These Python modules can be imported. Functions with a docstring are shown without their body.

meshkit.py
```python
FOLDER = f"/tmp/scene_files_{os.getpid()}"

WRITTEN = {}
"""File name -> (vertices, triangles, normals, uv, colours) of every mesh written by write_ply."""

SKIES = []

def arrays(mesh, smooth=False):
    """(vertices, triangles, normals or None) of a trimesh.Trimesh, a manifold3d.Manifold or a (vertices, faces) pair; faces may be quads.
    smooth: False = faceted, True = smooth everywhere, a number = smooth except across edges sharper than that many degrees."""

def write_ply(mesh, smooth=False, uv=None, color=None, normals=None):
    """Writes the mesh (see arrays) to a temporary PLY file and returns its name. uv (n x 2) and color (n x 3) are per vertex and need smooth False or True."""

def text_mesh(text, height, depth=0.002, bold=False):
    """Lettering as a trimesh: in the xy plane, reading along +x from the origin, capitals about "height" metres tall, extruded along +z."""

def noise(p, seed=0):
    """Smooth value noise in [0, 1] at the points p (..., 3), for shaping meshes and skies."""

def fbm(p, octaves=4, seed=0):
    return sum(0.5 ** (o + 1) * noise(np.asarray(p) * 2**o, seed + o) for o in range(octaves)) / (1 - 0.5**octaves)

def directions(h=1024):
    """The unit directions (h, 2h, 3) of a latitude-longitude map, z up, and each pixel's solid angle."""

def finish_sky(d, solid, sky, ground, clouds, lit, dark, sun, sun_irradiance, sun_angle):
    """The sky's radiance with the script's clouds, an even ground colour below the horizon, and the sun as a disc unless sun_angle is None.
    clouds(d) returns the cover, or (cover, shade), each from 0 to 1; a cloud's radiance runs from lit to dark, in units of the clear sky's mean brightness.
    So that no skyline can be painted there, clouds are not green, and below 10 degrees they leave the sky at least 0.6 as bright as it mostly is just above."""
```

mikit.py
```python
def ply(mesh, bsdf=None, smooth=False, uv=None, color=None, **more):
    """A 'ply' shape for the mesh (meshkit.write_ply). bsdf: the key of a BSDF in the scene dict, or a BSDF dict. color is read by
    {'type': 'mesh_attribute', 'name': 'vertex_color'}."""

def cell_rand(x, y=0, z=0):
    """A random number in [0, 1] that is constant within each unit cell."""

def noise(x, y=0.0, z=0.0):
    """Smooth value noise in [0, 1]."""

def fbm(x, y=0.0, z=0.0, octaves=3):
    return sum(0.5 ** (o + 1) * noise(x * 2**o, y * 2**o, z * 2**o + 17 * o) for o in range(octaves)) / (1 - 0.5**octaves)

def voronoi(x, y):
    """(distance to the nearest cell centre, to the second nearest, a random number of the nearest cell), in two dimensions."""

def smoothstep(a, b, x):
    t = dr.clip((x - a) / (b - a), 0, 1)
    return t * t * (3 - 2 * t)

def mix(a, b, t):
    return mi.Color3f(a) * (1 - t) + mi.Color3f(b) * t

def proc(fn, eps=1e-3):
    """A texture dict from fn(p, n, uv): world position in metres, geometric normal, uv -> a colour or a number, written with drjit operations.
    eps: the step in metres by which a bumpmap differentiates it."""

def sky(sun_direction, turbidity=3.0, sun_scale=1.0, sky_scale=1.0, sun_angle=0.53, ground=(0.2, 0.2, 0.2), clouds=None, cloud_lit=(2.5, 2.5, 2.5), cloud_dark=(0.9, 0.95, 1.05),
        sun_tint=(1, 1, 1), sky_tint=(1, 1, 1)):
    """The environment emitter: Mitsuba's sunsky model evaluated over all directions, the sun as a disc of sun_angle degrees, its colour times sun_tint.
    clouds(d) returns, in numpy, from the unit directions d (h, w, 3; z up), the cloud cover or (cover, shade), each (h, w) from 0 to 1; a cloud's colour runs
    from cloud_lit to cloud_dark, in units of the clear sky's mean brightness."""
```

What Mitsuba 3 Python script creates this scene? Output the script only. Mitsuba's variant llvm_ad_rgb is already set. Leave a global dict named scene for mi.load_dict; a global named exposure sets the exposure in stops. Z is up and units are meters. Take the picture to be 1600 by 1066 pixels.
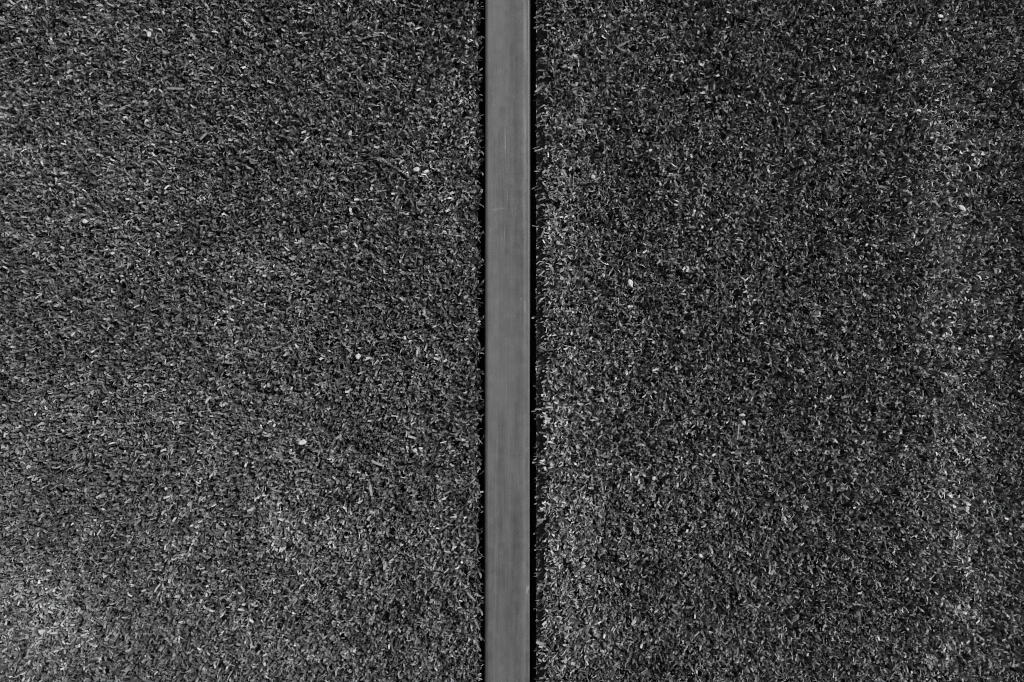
import math
import numpy as np
import trimesh
import drjit as dr
import mitsuba as mi
import mikit
import meshkit

T = mi.ScalarTransform4f
scene, labels = {}, {}
PX = 0.0005            # metres per photograph pixel on the pile tops
ZB, ZT = 0.022, 0.036  # backing surface, mean pile top

# ------------------------------------------------------------------ camera, sky, exposure
CAM_H = 1.00
NADIR = (0.012, 0.015)          # point straight below the lens
scene['camera'] = {
    'type': 'perspective', 'fov': 2 * math.degrees(math.atan(0.4 / CAM_H)), 'fov_axis': 'x',
    'near_clip': 0.01, 'far_clip': 200.0,
    'principal_point_offset_x': -NADIR[0] / 0.8, 'principal_point_offset_y': NADIR[1] / 0.5328,
    'to_world': T().look_at(origin=[NADIR[0], NADIR[1], ZT + CAM_H], target=[NADIR[0], NADIR[1], 0.0], up=[0, 1, 0]),
}
SUN = (0.50, 0.33, 0.80)
scene['daylight'] = mikit.sky(SUN, turbidity=3, sun_scale=1.0, sun_angle=2, clouds=lambda d: 1.0,
                              cloud_lit=(0.40, 0.40, 0.40), cloud_dark=(0.40, 0.40, 0.40),
                              sun_tint=(0.815, 0.986, 1.319), ground=(0.15, 0.15, 0.15))
exposure = 1.42


def world(px, py):
    return (px - 800) * PX, (533 - py) * PX


# ------------------------------------------------------------------ materials (the photograph is black and white)
def grey(v):
    return {'type': 'rgb', 'value': [v, v, v]}


def g3(v):
    return mi.Color3f(v, v, v)


def rail_marks(x, y):
    """Lighter rubbed streaks, scratches and specks that the bar itself carries."""
    m = mi.Float(0)

    def spot(px, py, rx, ry, a):
        cx, cy = world(px, py)
        d = dr.square((x - cx) / (rx * PX)) + dr.square((y - cy) / (ry * PX))
        return a * dr.exp(-d * d)
    for s in [(769, 146.5, 1.0, 1.0, .8), (802.5, 151.5, 1.2, 1.4, .45), (771.5, 164.5, .9, .9, .5), (814, 467, 1.2, 1.4, .6),
              (804.5, 494, 1.0, 1.0, .5), (823.5, 921, 1.6, 7, .8), (826, 918, 1.2, 4, .7), (775, 328, 4, 1.6, .35), (784, 326, 9, 1.4, .25),
              (772, 330, 1.2, 3, .3), (806, 326, 1.4, 1.4, .3), (789.2, 216, .9, 18, .4), (789.6, 233, .8, 14, .45), (788.5, 365, .8, 16, .3),
              (793, 308, .8, 10, .25), (767, 131, 1, 1, .3), (777, 700, 2, 22, .10), (813, 690, 1.2, 1.2, .25), (761, 216, 1.3, 1.5, .35),
              (790, 905, 1.2, 26, .14), (774, 890, 1.4, 40, .08), (823, 703, 1.1, 4, .3), (820, 480, 1.4, 10, .35), (819, 345, 1.2, 30, .18),
              (808, 660, 4, 60, -.07), (803, 100, 6, 120, -.10), (806, 230, 5, 90, -.09), (807, 860, 6, 100, -.07), (800, 780, 3, 40, -.05)]:
        m = m + spot(*s)
    return m


def rail_tone(p):
    x, y = p.x, p.y
    fine = mikit.noise(x * 2600, y * 90, 3.0) - 0.5
    mid = mikit.fbm(x * 700, y * 28, 7.0, octaves=3) - 0.5
    broad = mikit.fbm(x * 110, y * 11, 1.0, octaves=2) - 0.5
    grain = mikit.noise(x * 2600, y * 2200, 5.0) - 0.5
    blotch = mikit.noise(x * 240, y * 200, 6.0) - 0.5
    return 0.14 * fine + 0.26 * mid + 0.30 * broad + 0.22 * grain + 0.16 * blotch


def rail_color(p, n, uv):
    x, y = p.x, p.y
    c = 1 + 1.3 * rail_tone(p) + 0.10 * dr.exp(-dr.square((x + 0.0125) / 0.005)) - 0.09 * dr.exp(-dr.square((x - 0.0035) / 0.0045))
    # lighter line where the right-hand corner starts to turn
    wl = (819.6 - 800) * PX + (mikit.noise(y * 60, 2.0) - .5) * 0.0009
    corner_line = dr.exp(-dr.square((x - wl) / 0.0012)) * (0.40 + 0.80 * mikit.smoothstep(.3, .75, mikit.noise(y * 25, 9.0)) * mikit.smoothstep(-0.05, 0.24, y))
    c = c + 0.60 * corner_line + 1.3 * rail_marks(x, y)
    return g3(dr.clip(0.143 * c, 0.02, 0.8))


def rail_rough(p, n, uv):
    return dr.clip(0.58 + 0.4 * rail_tone(p), 0.3, 0.85)


scene['rail_metal'] = {'type': 'twosided', 'b': {'type': 'bumpmap', 'tex': mikit.proc(lambda p, n, uv: mikit.noise(p.x * 2400, p.y * 25, 3.0) + 0.6 * mikit.noise(p.x * 900, p.y * 900, 4.0), eps=1e-4), 'scale': 0.00001,
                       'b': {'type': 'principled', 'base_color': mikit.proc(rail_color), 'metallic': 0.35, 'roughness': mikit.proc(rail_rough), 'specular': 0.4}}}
scene['blade_plastic'] = {'type': 'twosided', 'b': {'type': 'principled', 'base_color': {'type': 'mesh_attribute', 'name': 'vertex_color'}, 'roughness': 0.45, 'specular': 0.45}}
scene['backing_cloth'] = {'type': 'twosided', 'b': {'type': 'principled', 'base_color': mikit.proc(
    lambda p, n, uv: g3(0.085 * (0.5 + mikit.noise(p.x * 900, p.y * 900, p.z * 900)) * (0.7 + 0.6 * mikit.noise(p.x * 1800, p.y * 260, 2.0)))), 'roughness': 0.85}}
scene['rubber_pad'] = {'type': 'twosided', 'b': {'type': 'principled', 'base_color': mikit.proc(
    lambda p, n, uv: g3(0.018 * (0.5 + mikit.noise(p.x * 700, p.y * 700, p.z * 700)))), 'roughness': 0.9}}
scene['thread'] = {'type': 'twosided', 'b': {'type': 'principled', 'base_color': grey(0.55), 'roughness': 0.7}}
scene['chip_pale'] = {'type': 'twosided', 'b': {'type': 'principled', 'base_color': mikit.proc(
    lambda p, n, uv: g3(0.60 + 0.35 * (mikit.noise(p.x * 1500, p.y * 1500, p.z * 1500) - .5))), 'roughness': 0.55}}
scene['asphalt'] = {'type': 'twosided', 'b': {'type': 'principled', 'base_color': mikit.proc(
    lambda p, n, uv: g3(0.028 * (0.4 + 1.2 * mikit.noise(p.x * 400, p.y * 400)))), 'roughness': 0.9}}


# ------------------------------------------------------------------ ground
def box(x0, x1, y0, y1, z0, z1):
    b = trimesh.creation.box((x1 - x0, y1 - y0, z1 - z0))
    b.apply_translation(((x0 + x1) / 2, (y0 + y1) / 2, (z0 + z1) / 2))
    return b


scene['ground'] = mikit.ply(box(-40, 40, -40, 40, -0.3, 0.0), 'asphalt')
labels['ground'] = {'label': 'dark ground at the bottom of the narrow slots beside the bar', 'kind': 'structure'}

# ------------------------------------------------------------------ the bar: a tube with rounded corners lying between the two turfs
RX0, RX1, RZ = -0.0213, 0.0141, 0.0375
LEN = 1.6


def rail_mesh():
    r, k = 0.0030, 8
    pts = []
    for cx, cz, a0 in ((RX1 - 0.6 * r, RZ - 0.6 * r, 0), (RX0 + r, RZ - r, 90), (RX0 + r, 0.001 + r, 180), (RX1 - r, 0.001 + r, 270)):
        for i in range(k + 1):
            a = math.radians(a0 + 90 * i / k)
            q = 0.6 * r if a0 == 0 else r              # the right-hand edge is rounded a little tighter
            pts.append((cx + q * math.cos(a), cz + q * math.sin(a)))
    pts = np.array(pts)
    ys = np.linspace(-LEN, LEN, 65)
    n, m = len(pts), len(ys)
    v = np.array([[p[0] + 0.00012 * math.sin(y * 9), y, p[1]] for y in ys for p in pts])
    f = []
    for j in range(m - 1):
        for i in range(n):
            a, b = j * n + i, j * n + (i + 1) % n
            f += [[a, b, b + n], [a, b + n, a + n]]
    return trimesh.Trimesh(v, f, process=False)


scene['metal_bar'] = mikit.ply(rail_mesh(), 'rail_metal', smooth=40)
labels['metal_bar'] = {'label': 'long straight brushed grey metal bar with rounded edges set between the two pieces of turf', 'category': 'metal bar'}

# ------------------------------------------------------------------ turf
XL, XR = -0.0272, 0.0192        # cut edges of the two backings
FX, FY = 0.432, 0.292           # the part of the pile built blade by blade


def nz(x, y, fx, fy, s):
    return meshkit.fbm(np.stack([x * fx + 31.7, y * fy + 12.3, np.full_like(x, s * 1.37)], -1), 3, seed=s)


PAINTED_LIGHT = [(888, 760, 46, 350, 1.25), (878, 330, 36, 170, 1.0), (900, 980, 48, 90, .35), (1478, 300, 42, 330, 1.0), (1492, 800, 46, 330, 1.1), (1555, 640, 30, 330, .45), (70, 965, 100, 80, 1.0), (340, 690, 26, 60, .6),  # bright and dim zones of light on the leaning pile, painted into blade colour
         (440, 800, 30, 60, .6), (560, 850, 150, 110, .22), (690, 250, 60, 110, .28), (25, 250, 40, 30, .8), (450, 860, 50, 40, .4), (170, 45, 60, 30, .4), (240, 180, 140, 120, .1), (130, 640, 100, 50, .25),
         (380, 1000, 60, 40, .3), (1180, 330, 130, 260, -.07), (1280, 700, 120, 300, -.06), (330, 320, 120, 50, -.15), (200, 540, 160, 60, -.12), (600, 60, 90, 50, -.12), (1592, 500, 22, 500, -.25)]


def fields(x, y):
    """Combing direction and tone of the pile: slow dusty drifts plus painted zones of light."""
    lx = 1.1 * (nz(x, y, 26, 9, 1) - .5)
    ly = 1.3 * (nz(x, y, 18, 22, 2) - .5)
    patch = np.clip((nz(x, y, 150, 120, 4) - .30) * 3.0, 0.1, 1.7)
    worn_light = 0 * x
    for px, py, rx, ry, a in PAINTED_LIGHT:
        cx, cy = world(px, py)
        worn_light = worn_light + a * np.exp(-(((x - cx) / (rx * PX)) ** 2) ** 1.3 - ((y - cy) / (ry * PX)) ** 2) * (patch if a > 0 else 1)
    worn_light = worn_light + 0.45 * (nz(x, y, 22, 10, 3) - .5) + 0.6 * (nz(x, y, 75, 65, 5) - .5)
    return lx, ly, worn_light


def ribbons(rng, root, length, width, phi, th0, th1, twist, segs=3, curl=None, fold=False):
    """Blades as bent, twisted ribbons with square-cut ends: vertices (n, 2*(segs+1), 3) and the faces of one mesh."""
    n = len(root)
    e = np.stack([np.cos(phi), np.sin(phi), 0 * phi], -1)
    side = np.stack([-np.sin(phi), np.cos(phi), 0 * phi], -1)
    up = np.array([0, 0, 1.0])
    p, rows = root.copy(), []
    for k in range(segs + 1):
        t = k / segs
        th = th0 + (th1 - th0) * (1.0 if k >= segs - 1 else 0.28 * k / (segs - 2))
        share = (0.16 if k >= segs - 1 else 0.84 / (segs - 1)) if fold else 1.0 / segs
        if not fold:
            th = th0 + (th1 - th0) * t ** 1.2
        tan = np.sin(th)[:, None] * e + np.cos(th)[:, None] * up
        nor = np.cross(side, tan)
        tw = twist * (0.3 + 0.9 * t)
        wv = np.cos(tw)[:, None] * side + np.sin(tw)[:, None] * nor
        w = (width * (1.0 - 0.25 * t ** 3))[:, None] / 2
        rows += [p - w * wv, p + w * wv]
        if curl is not None:
            p = p + side * (curl * ((-1) ** k if fold else math.sin(3.0 * t)))[:, None]
        p = p + tan * (length * share)[:, None]
    v = np.stack(rows, 1)
    f1 = []
    for k in range(segs):
        a = 2 * k
        f1 += [[a, a + 1, a + 3], [a, a + 3, a + 2]]
    f = (np.array(f1)[None] + (np.arange(n) * 2 * (segs + 1))[:, None, None]).reshape(-1, 3)
    return v, f


def pile(rng, x0, x1, y0, y1, edge=None, side=0, density=1.0, plain=False, thin_share=0.3):
    """(vertices, faces, colours) of the pile in the rectangle; side = +1 for the turf right of the bar, -1 for the left; edge = x of its first row."""
    gx, gy = (0.0042 if side < 0 else 0.0050), 0.0032
    row = 1.0 if side < 0 else 0.55            # the right-hand turf still shows its stitch rows
    X, Y = np.meshgrid(np.arange(x0, x1, gx), np.arange(y0, y1, gy), indexing='ij')
    X = X + 0.3 * gx * np.sin(Y * 260 + X * 90)
    tx = (X + rng.normal(0, 0.20 * gx * row, X.shape)).ravel()
    ty = (Y + rng.normal(0, 0.25 * gy, X.shape)).ravel()
    per = rng.poisson(7.6 * density * gx / 0.0042, len(tx))
    cx, cy = np.repeat(tx, per), np.repeat(ty, per)
    tuft_phi, tuft_b = np.repeat(rng.uniform(0, 2 * np.pi, len(tx)), per), np.repeat(rng.normal(0, 1, len(tx)), per)
    tuft_h = np.repeat(rng.normal(0, 0.0012, len(tx)), per)
    n = len(cx)
    x = cx + rng.normal(0, 0.0008 * row, n)
    y = cy + rng.normal(0, 0.0008, n)
    lx, ly, dust_light = (0 * x, 0 * x, 0 * x) if plain else fields(x, y)
    if edge is not None:
        keep = (x - edge) * side > 0
        lx = lx - side * 0.5 * np.exp(-np.abs(x - edge) / 0.006)
    a = rng.uniform(0, 2 * np.pi, n)
    vx = np.cos(a) + 0.7 * np.cos(tuft_phi) + lx
    vy = np.sin(a) + 0.7 * np.sin(tuft_phi) + ly
    phi = np.arctan2(vy, vx)
    thin = rng.random(n) < thin_share
    length = np.clip(rng.normal(0.0152, 0.0019, n) + tuft_h, 0.009, 0.021)
    width = np.where(thin, rng.uniform(0.0004, 0.0007, n), np.clip(rng.normal(0.0015, 0.00045, n), 0.0008, 0.0029))
    th0 = np.abs(rng.normal(0.10, 0.12, n))
    th1 = np.where(rng.random(n) < 0.66, rng.normal(0.40, 0.35, n), rng.normal(1.15, 0.4, n)) + thin * 0.3
    twist = rng.normal(0, 0.75, n)
    v, f = ribbons(rng, np.stack([x, y, np.full(n, ZB - 0.0003)], -1), length, width, phi, th0, th1, twist, 4, rng.normal(0, 0.0006, n), fold=True)
    # plastic of mixed age: mostly mid grey, some dusty pale, a few nearly white
    alb = 0.185 * np.exp(rng.normal(0, 0.50, n) + 0.24 * tuft_b) * np.clip(1 + 0.75 * dust_light, .4, 2.2)  # random tone, then scaled by the painted zones of light
    alb = np.where(thin, alb * 1.15, alb)
    pale = rng.random(n)
    alb = np.where(pale < 0.07 + 0.16 * np.maximum(dust_light, 0), alb * 1.8, alb)  # more pale blades where light is painted in
    alb = np.where(pale < 0.006, 0.62, alb)
    alb = np.clip(alb, 0.03, 0.7)
    if edge is not None:
        v, alb = v[keep], alb[keep]
        f = f[:len(v) * 8]
        if side < 0:                                   # pressed against the bar
            v[..., 0] = np.minimum(v[..., 0], RX0 - 0.0003)
        else:
            v[..., 0] = np.maximum(v[..., 0], RX1 + 0.0005)
    c = np.repeat(np.repeat(alb[:, None], v.shape[1], 1).reshape(-1, 1), 3, 1)
    return v.reshape(-1, 3), f, c


for k, v in enumerate((0.14, 0.24, 0.36)):
    scene[f'blade_tone_{k}'] = {'type': 'twosided', 'b': {'type': 'principled', 'base_color': grey(v), 'roughness': 0.42, 'specular': 0.5}}


def broad_blade(rng, px, py, length, angle, width, lying):
    """One large blade near the photograph point (px, py): lying flat on the tips, or standing with its end folded over."""
    x, y = world(px, py)
    L, w, phi = length * PX, 0.8 * width * PX, math.radians(angle)
    if lying:
        root = np.array([[x - L / 2 * math.cos(phi), y - L / 2 * math.sin(phi), ZT + 0.0002]])
        v, f = ribbons(rng, root, np.array([L]), np.array([w]), np.array([phi]), np.array([1.25]), np.array([1.75]), np.array([rng.normal(0, .2)]), 5, np.array([rng.normal(0, .0003)]))
    else:
        v, f = ribbons(rng, np.array([[x, y, ZB]]), np.array([0.0158 + rng.normal(0, .0006)]), np.array([w]), np.array([phi]), np.array([0.05]), np.array([rng.uniform(.9, 1.9)]), np.array([rng.normal(0, .4)]), 6, None)
    return v.reshape(-1, 3), f


LYING = {-1: [(221, 54, 17, 8, 3.5), (275, 139, 29, -3, 4), (319, 214, 15, 30, 5), (196, 168, 20, 22, 5), (164, 190, 14, -10, 4), (580, 766, 18, -75, 5), (698, 769, 15, 42, 3.5), (210, 370, 10, 8, 4),
              (430, 543, 22, 25, 4), (706, 111, 16, 35, 4), (660, 320, 13, -5, 3), (628, 332, 9, 15, 3), (737, 932, 18, -40, 4), (745, 930, 14, -35, 4), (746, 976, 18, -60, 4), (748, 1010, 14, -40, 4),
              (470, 735, 20, 15, 5), (590, 725, 22, -30, 5), (560, 400, 12, 5, 3), (345, 560, 14, 20, 4)],
         1: [(943, 711, 11, 52, 3.5), (1018, 687, 14, 85, 4), (1174, 721, 12, 15, 3), (936, 904, 12, 82, 3), (928, 951, 14, 86, 4), (918, 985, 10, 80, 4), (968, 1006, 11, 5, 5), (1055, 956, 17, -45, 5),
             (1178, 906, 13, 45, 4), (975, 69, 20, 25, 5), (1117, 135, 8, -55, 4), (1153, 675, 25, 86, 2.5), (1168, 668, 13, 84, 3), (846, 310, 12, 40, 3), (848, 365, 14, 70, 4), (847, 428, 12, 30, 3), (848, 545, 12, -40, 5),
             (846, 811, 14, 20, 4), (846, 913, 12, 5, 4), (846, 1020, 12, 0, 4), (841, 236, 11, -5, 3), (1280, 168, 20, 20, 2.5), (1250, 580, 14, -20, 4), (1035, 60, 22, 10, 3), (900, 200, 14, 10, 3), (1480, 670, 16, 75, 3),
             (1300, 430, 13, 35, 4), (1320, 620, 12, 15, 4)]}


def turf(name, side, seed, label, edge, pad_edge, first_row):
    rng = np.random.default_rng(seed)
    far = side * 3.0
    x0, x1 = sorted((edge, far))
    scene[name + '__backing'] = mikit.ply(box(x0, x1, -3, 3, ZB - 0.004, ZB), 'backing_cloth')
    q0, q1 = sorted((pad_edge, far))
    scene[name + '__shock_pad'] = mikit.ply(box(q0, q1, -2.99, 2.99, 0.0005, ZB - 0.004), 'rubber_pad')
    a, b = sorted((first_row, side * FX))
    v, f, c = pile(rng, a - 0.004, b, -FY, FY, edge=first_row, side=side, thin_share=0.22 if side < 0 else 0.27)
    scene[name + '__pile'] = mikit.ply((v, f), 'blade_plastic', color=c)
    n = 0
    for item in LYING[side]:
        scene[f'{name}__blade_{n:03d}' if n else f'{name}__blade'] = mikit.ply(broad_blade(rng, *item, True), f'blade_tone_{rng.integers(1, 3)}')
        n += 1
    while n < 170:
        px, py = (rng.uniform(5, 745) if side < 0 else rng.uniform(852, 1595)), rng.uniform(5, 1061)
        scene[f'{name}__blade_{n:03d}'] = mikit.ply(broad_blade(rng, px, py, 0, rng.uniform(0, 360), rng.uniform(4.5, 8), False), f'blade_tone_{rng.integers(0, 3)}')
        n += 1
    labels[name + '__pile'] = {'label': 'short curly grey artificial grass pile', 'kind': 'stuff'}
    labels[name] = {'label': label, 'category': 'artificial turf'}


turf('artificial_turf', -1, 11, 'artificial turf left of the metal bar, its pile reaching almost up to the bar', XL, XL - 0.002, -0.0247)
turf('artificial_turf_001', 1, 12, 'artificial turf right of the metal bar, with a bare strip of backing', XR, XR + 0.003, 0.0270)

# sparse blades and cut threads on the bare strip of the right-hand backing
rng = np.random.default_rng(5)
n = 260
v, f = ribbons(rng, np.stack([rng.uniform(0.0212, 0.0272, n), rng.uniform(-FY, FY, n), np.full(n, ZB)], -1), rng.uniform(.004, .008, n), rng.uniform(.0006, .0018, n),
               np.pi + rng.normal(0.6, .6, n), rng.uniform(.6, 1.2, n), rng.uniform(1.3, 1.6, n), rng.normal(0, .4, n), 3)
scene['artificial_turf_001__edge_fringe'] = mikit.ply((v.reshape(-1, 3), f), 'blade_tone_0')
labels['artificial_turf_001__edge_fringe'] = {'label': 'flattened blades on the bare strip of backing', 'kind': 'stuff'}
parts = []
y = -FY
while y < FY:
    L = rng.uniform(.0012, .0040)
    if nz(np.array([0.0]), np.array([y]), 1, 40, 9)[0] > .42:
        b = trimesh.creation.icosphere(1, 1.0)
        b.apply_scale((rng.uniform(.0003, .0006), L / 2, .0004))
        b.apply_translation((XR + rng.normal(.0001, .0002), y, ZB + .0001))
        parts.append(b)
    y += L + rng.exponential(.003)
scene['artificial_turf_001__edge_thread'] = mikit.ply(trimesh.util.concatenate(parts), 'thread', smooth=True)
labels['artificial_turf_001__edge_thread'] = {'label': 'pale broken thread along the cut edge of the backing', 'kind': 'stuff'}

# ------------------------------------------------------------------ pale chips lying on the pile
CHIPS = [
    (648.5, 703.5, 7.5, 6.5, 20, 'larger of two white chips side by side on the left turf'),
    (658, 700.5, 6.5, 4.5, -10, 'smaller of two white chips side by side on the left turf'),
    (560, 557, 9, 8, 35, 'rounded pale chip alone on the middle of the left turf'),
    (651, 265.5, 10, 7, 5, 'broad pale chip on the upper left turf, near the bar'),
    (666, 269, 9, 5, 25, 'ragged narrow chip just beside the broad pale one near the bar'),
    (474, 691, 12, 8, 10, 'rough mottled pale chip on the lower left turf'),
    (548, 209, 9, 6, 60, 'dull triangular chip on the upper left turf'),
    (135, 347, 10, 8, 0, 'dull grey roundish chip near the left side of the picture'),
    (178, 396.5, 7, 5, 5, 'small bright oval chip in the left part of the left turf'),
    (235, 55.5, 7, 9, 0, 'pale upright chip beside a short straight strand at the upper left'),
    (985, 443, 8, 13, 15, 'tapering white chip on the right turf, nearest the middle of the bar'),
    (926, 277, 7.5, 6.5, 0, 'small bright white chip on the upper right turf near the bar'),
    (1502, 326, 15, 7, -35, 'long slanting pale chip at the far right of the right turf'),
    (1159, 648, 9.5, 5, 0, 'flat oblong chip lying just above a pointed bright chip'),
    (1161, 660, 8, 7, -90, 'pointed bright chip lying just below a flat oblong chip'),
    (1021, 747, 7, 6, 40, 'small three-cornered chip on the lower right turf'),
    (1094, 867, 8, 6, -30, 'pale chip on the right turf near the lower edge of the picture'),
    (1468, 27, 9, 6, 10, 'pale chip at the top right corner of the right turf'),
    (1084, 331, 6, 5, 30, 'small square chip on the upper middle of the right turf'),
]
for i, (px, py, lx, ly, ang, text) in enumerate(CHIPS):
    r = np.random.default_rng(100 + i)
    k = 7
    t = (np.arange(k) + r.uniform(-.3, .3, k)) * 2 * math.pi / k
    rim = np.stack([np.cos(t), np.sin(t)], -1) * r.uniform(.72, 1.1, (k, 1))
    pts = [[*(p * q), z + r.normal(0, .12)] for q, z in ((.9, -1), (1, -.1), (.72, .75)) for p in rim]
    m = trimesh.convex.convex_hull(np.array(pts + [[.1, 0, 1.0]]))
    v = np.array(m.vertices)
    v /= np.abs(v).max(0)
    v *= np.array([1.12 * lx, 1.12 * ly, 3.4]) * PX / 2
    a = math.radians(ang)
    R = trimesh.transformations.euler_matrix(r.normal(0, .15), r.normal(0, .15), a)[:3, :3]
    x, y = world(px, py)
    key = 'pale_chip' + (f'_{i:03d}' if i else '')
    scene[key] = mikit.ply(trimesh.Trimesh(v @ R.T + [x, y, ZT + 0.0034], m.faces, process=False), 'chip_pale')
    labels[key] = {'label': text, 'category': 'chip', 'group': 'pale chips lying on the turf'}

# ------------------------------------------------------------------ the same pile going on outside the picture
v, f, c = pile(np.random.default_rng(77), 0, 0.4, -FY, FY, density=0.6, plain=True)
scene['turf_tile'] = {'type': 'shapegroup', 'tile': mikit.ply((v, f), 'blade_plastic', color=c)}
k = {-1: 0, 1: 0}
for cy in (-2 * FY, 0, 2 * FY):
    for side, name, first in ((-1, 'artificial_turf', -0.0247), (1, 'artificial_turf_001', 0.0270)):
        for x0 in ([FX] if cy == 0 else [abs(first), abs(first) + 0.4]):
            k[side] += 1
            at = T().translate([side * x0 if side > 0 else -x0 - 0.4, cy, 0])
            scene[f'{name}__pile__{k[side]:03d}'] = {'type': 'instance', 'to_world': at, 'g': {'type': 'ref', 'id': 'turf_tile'}}
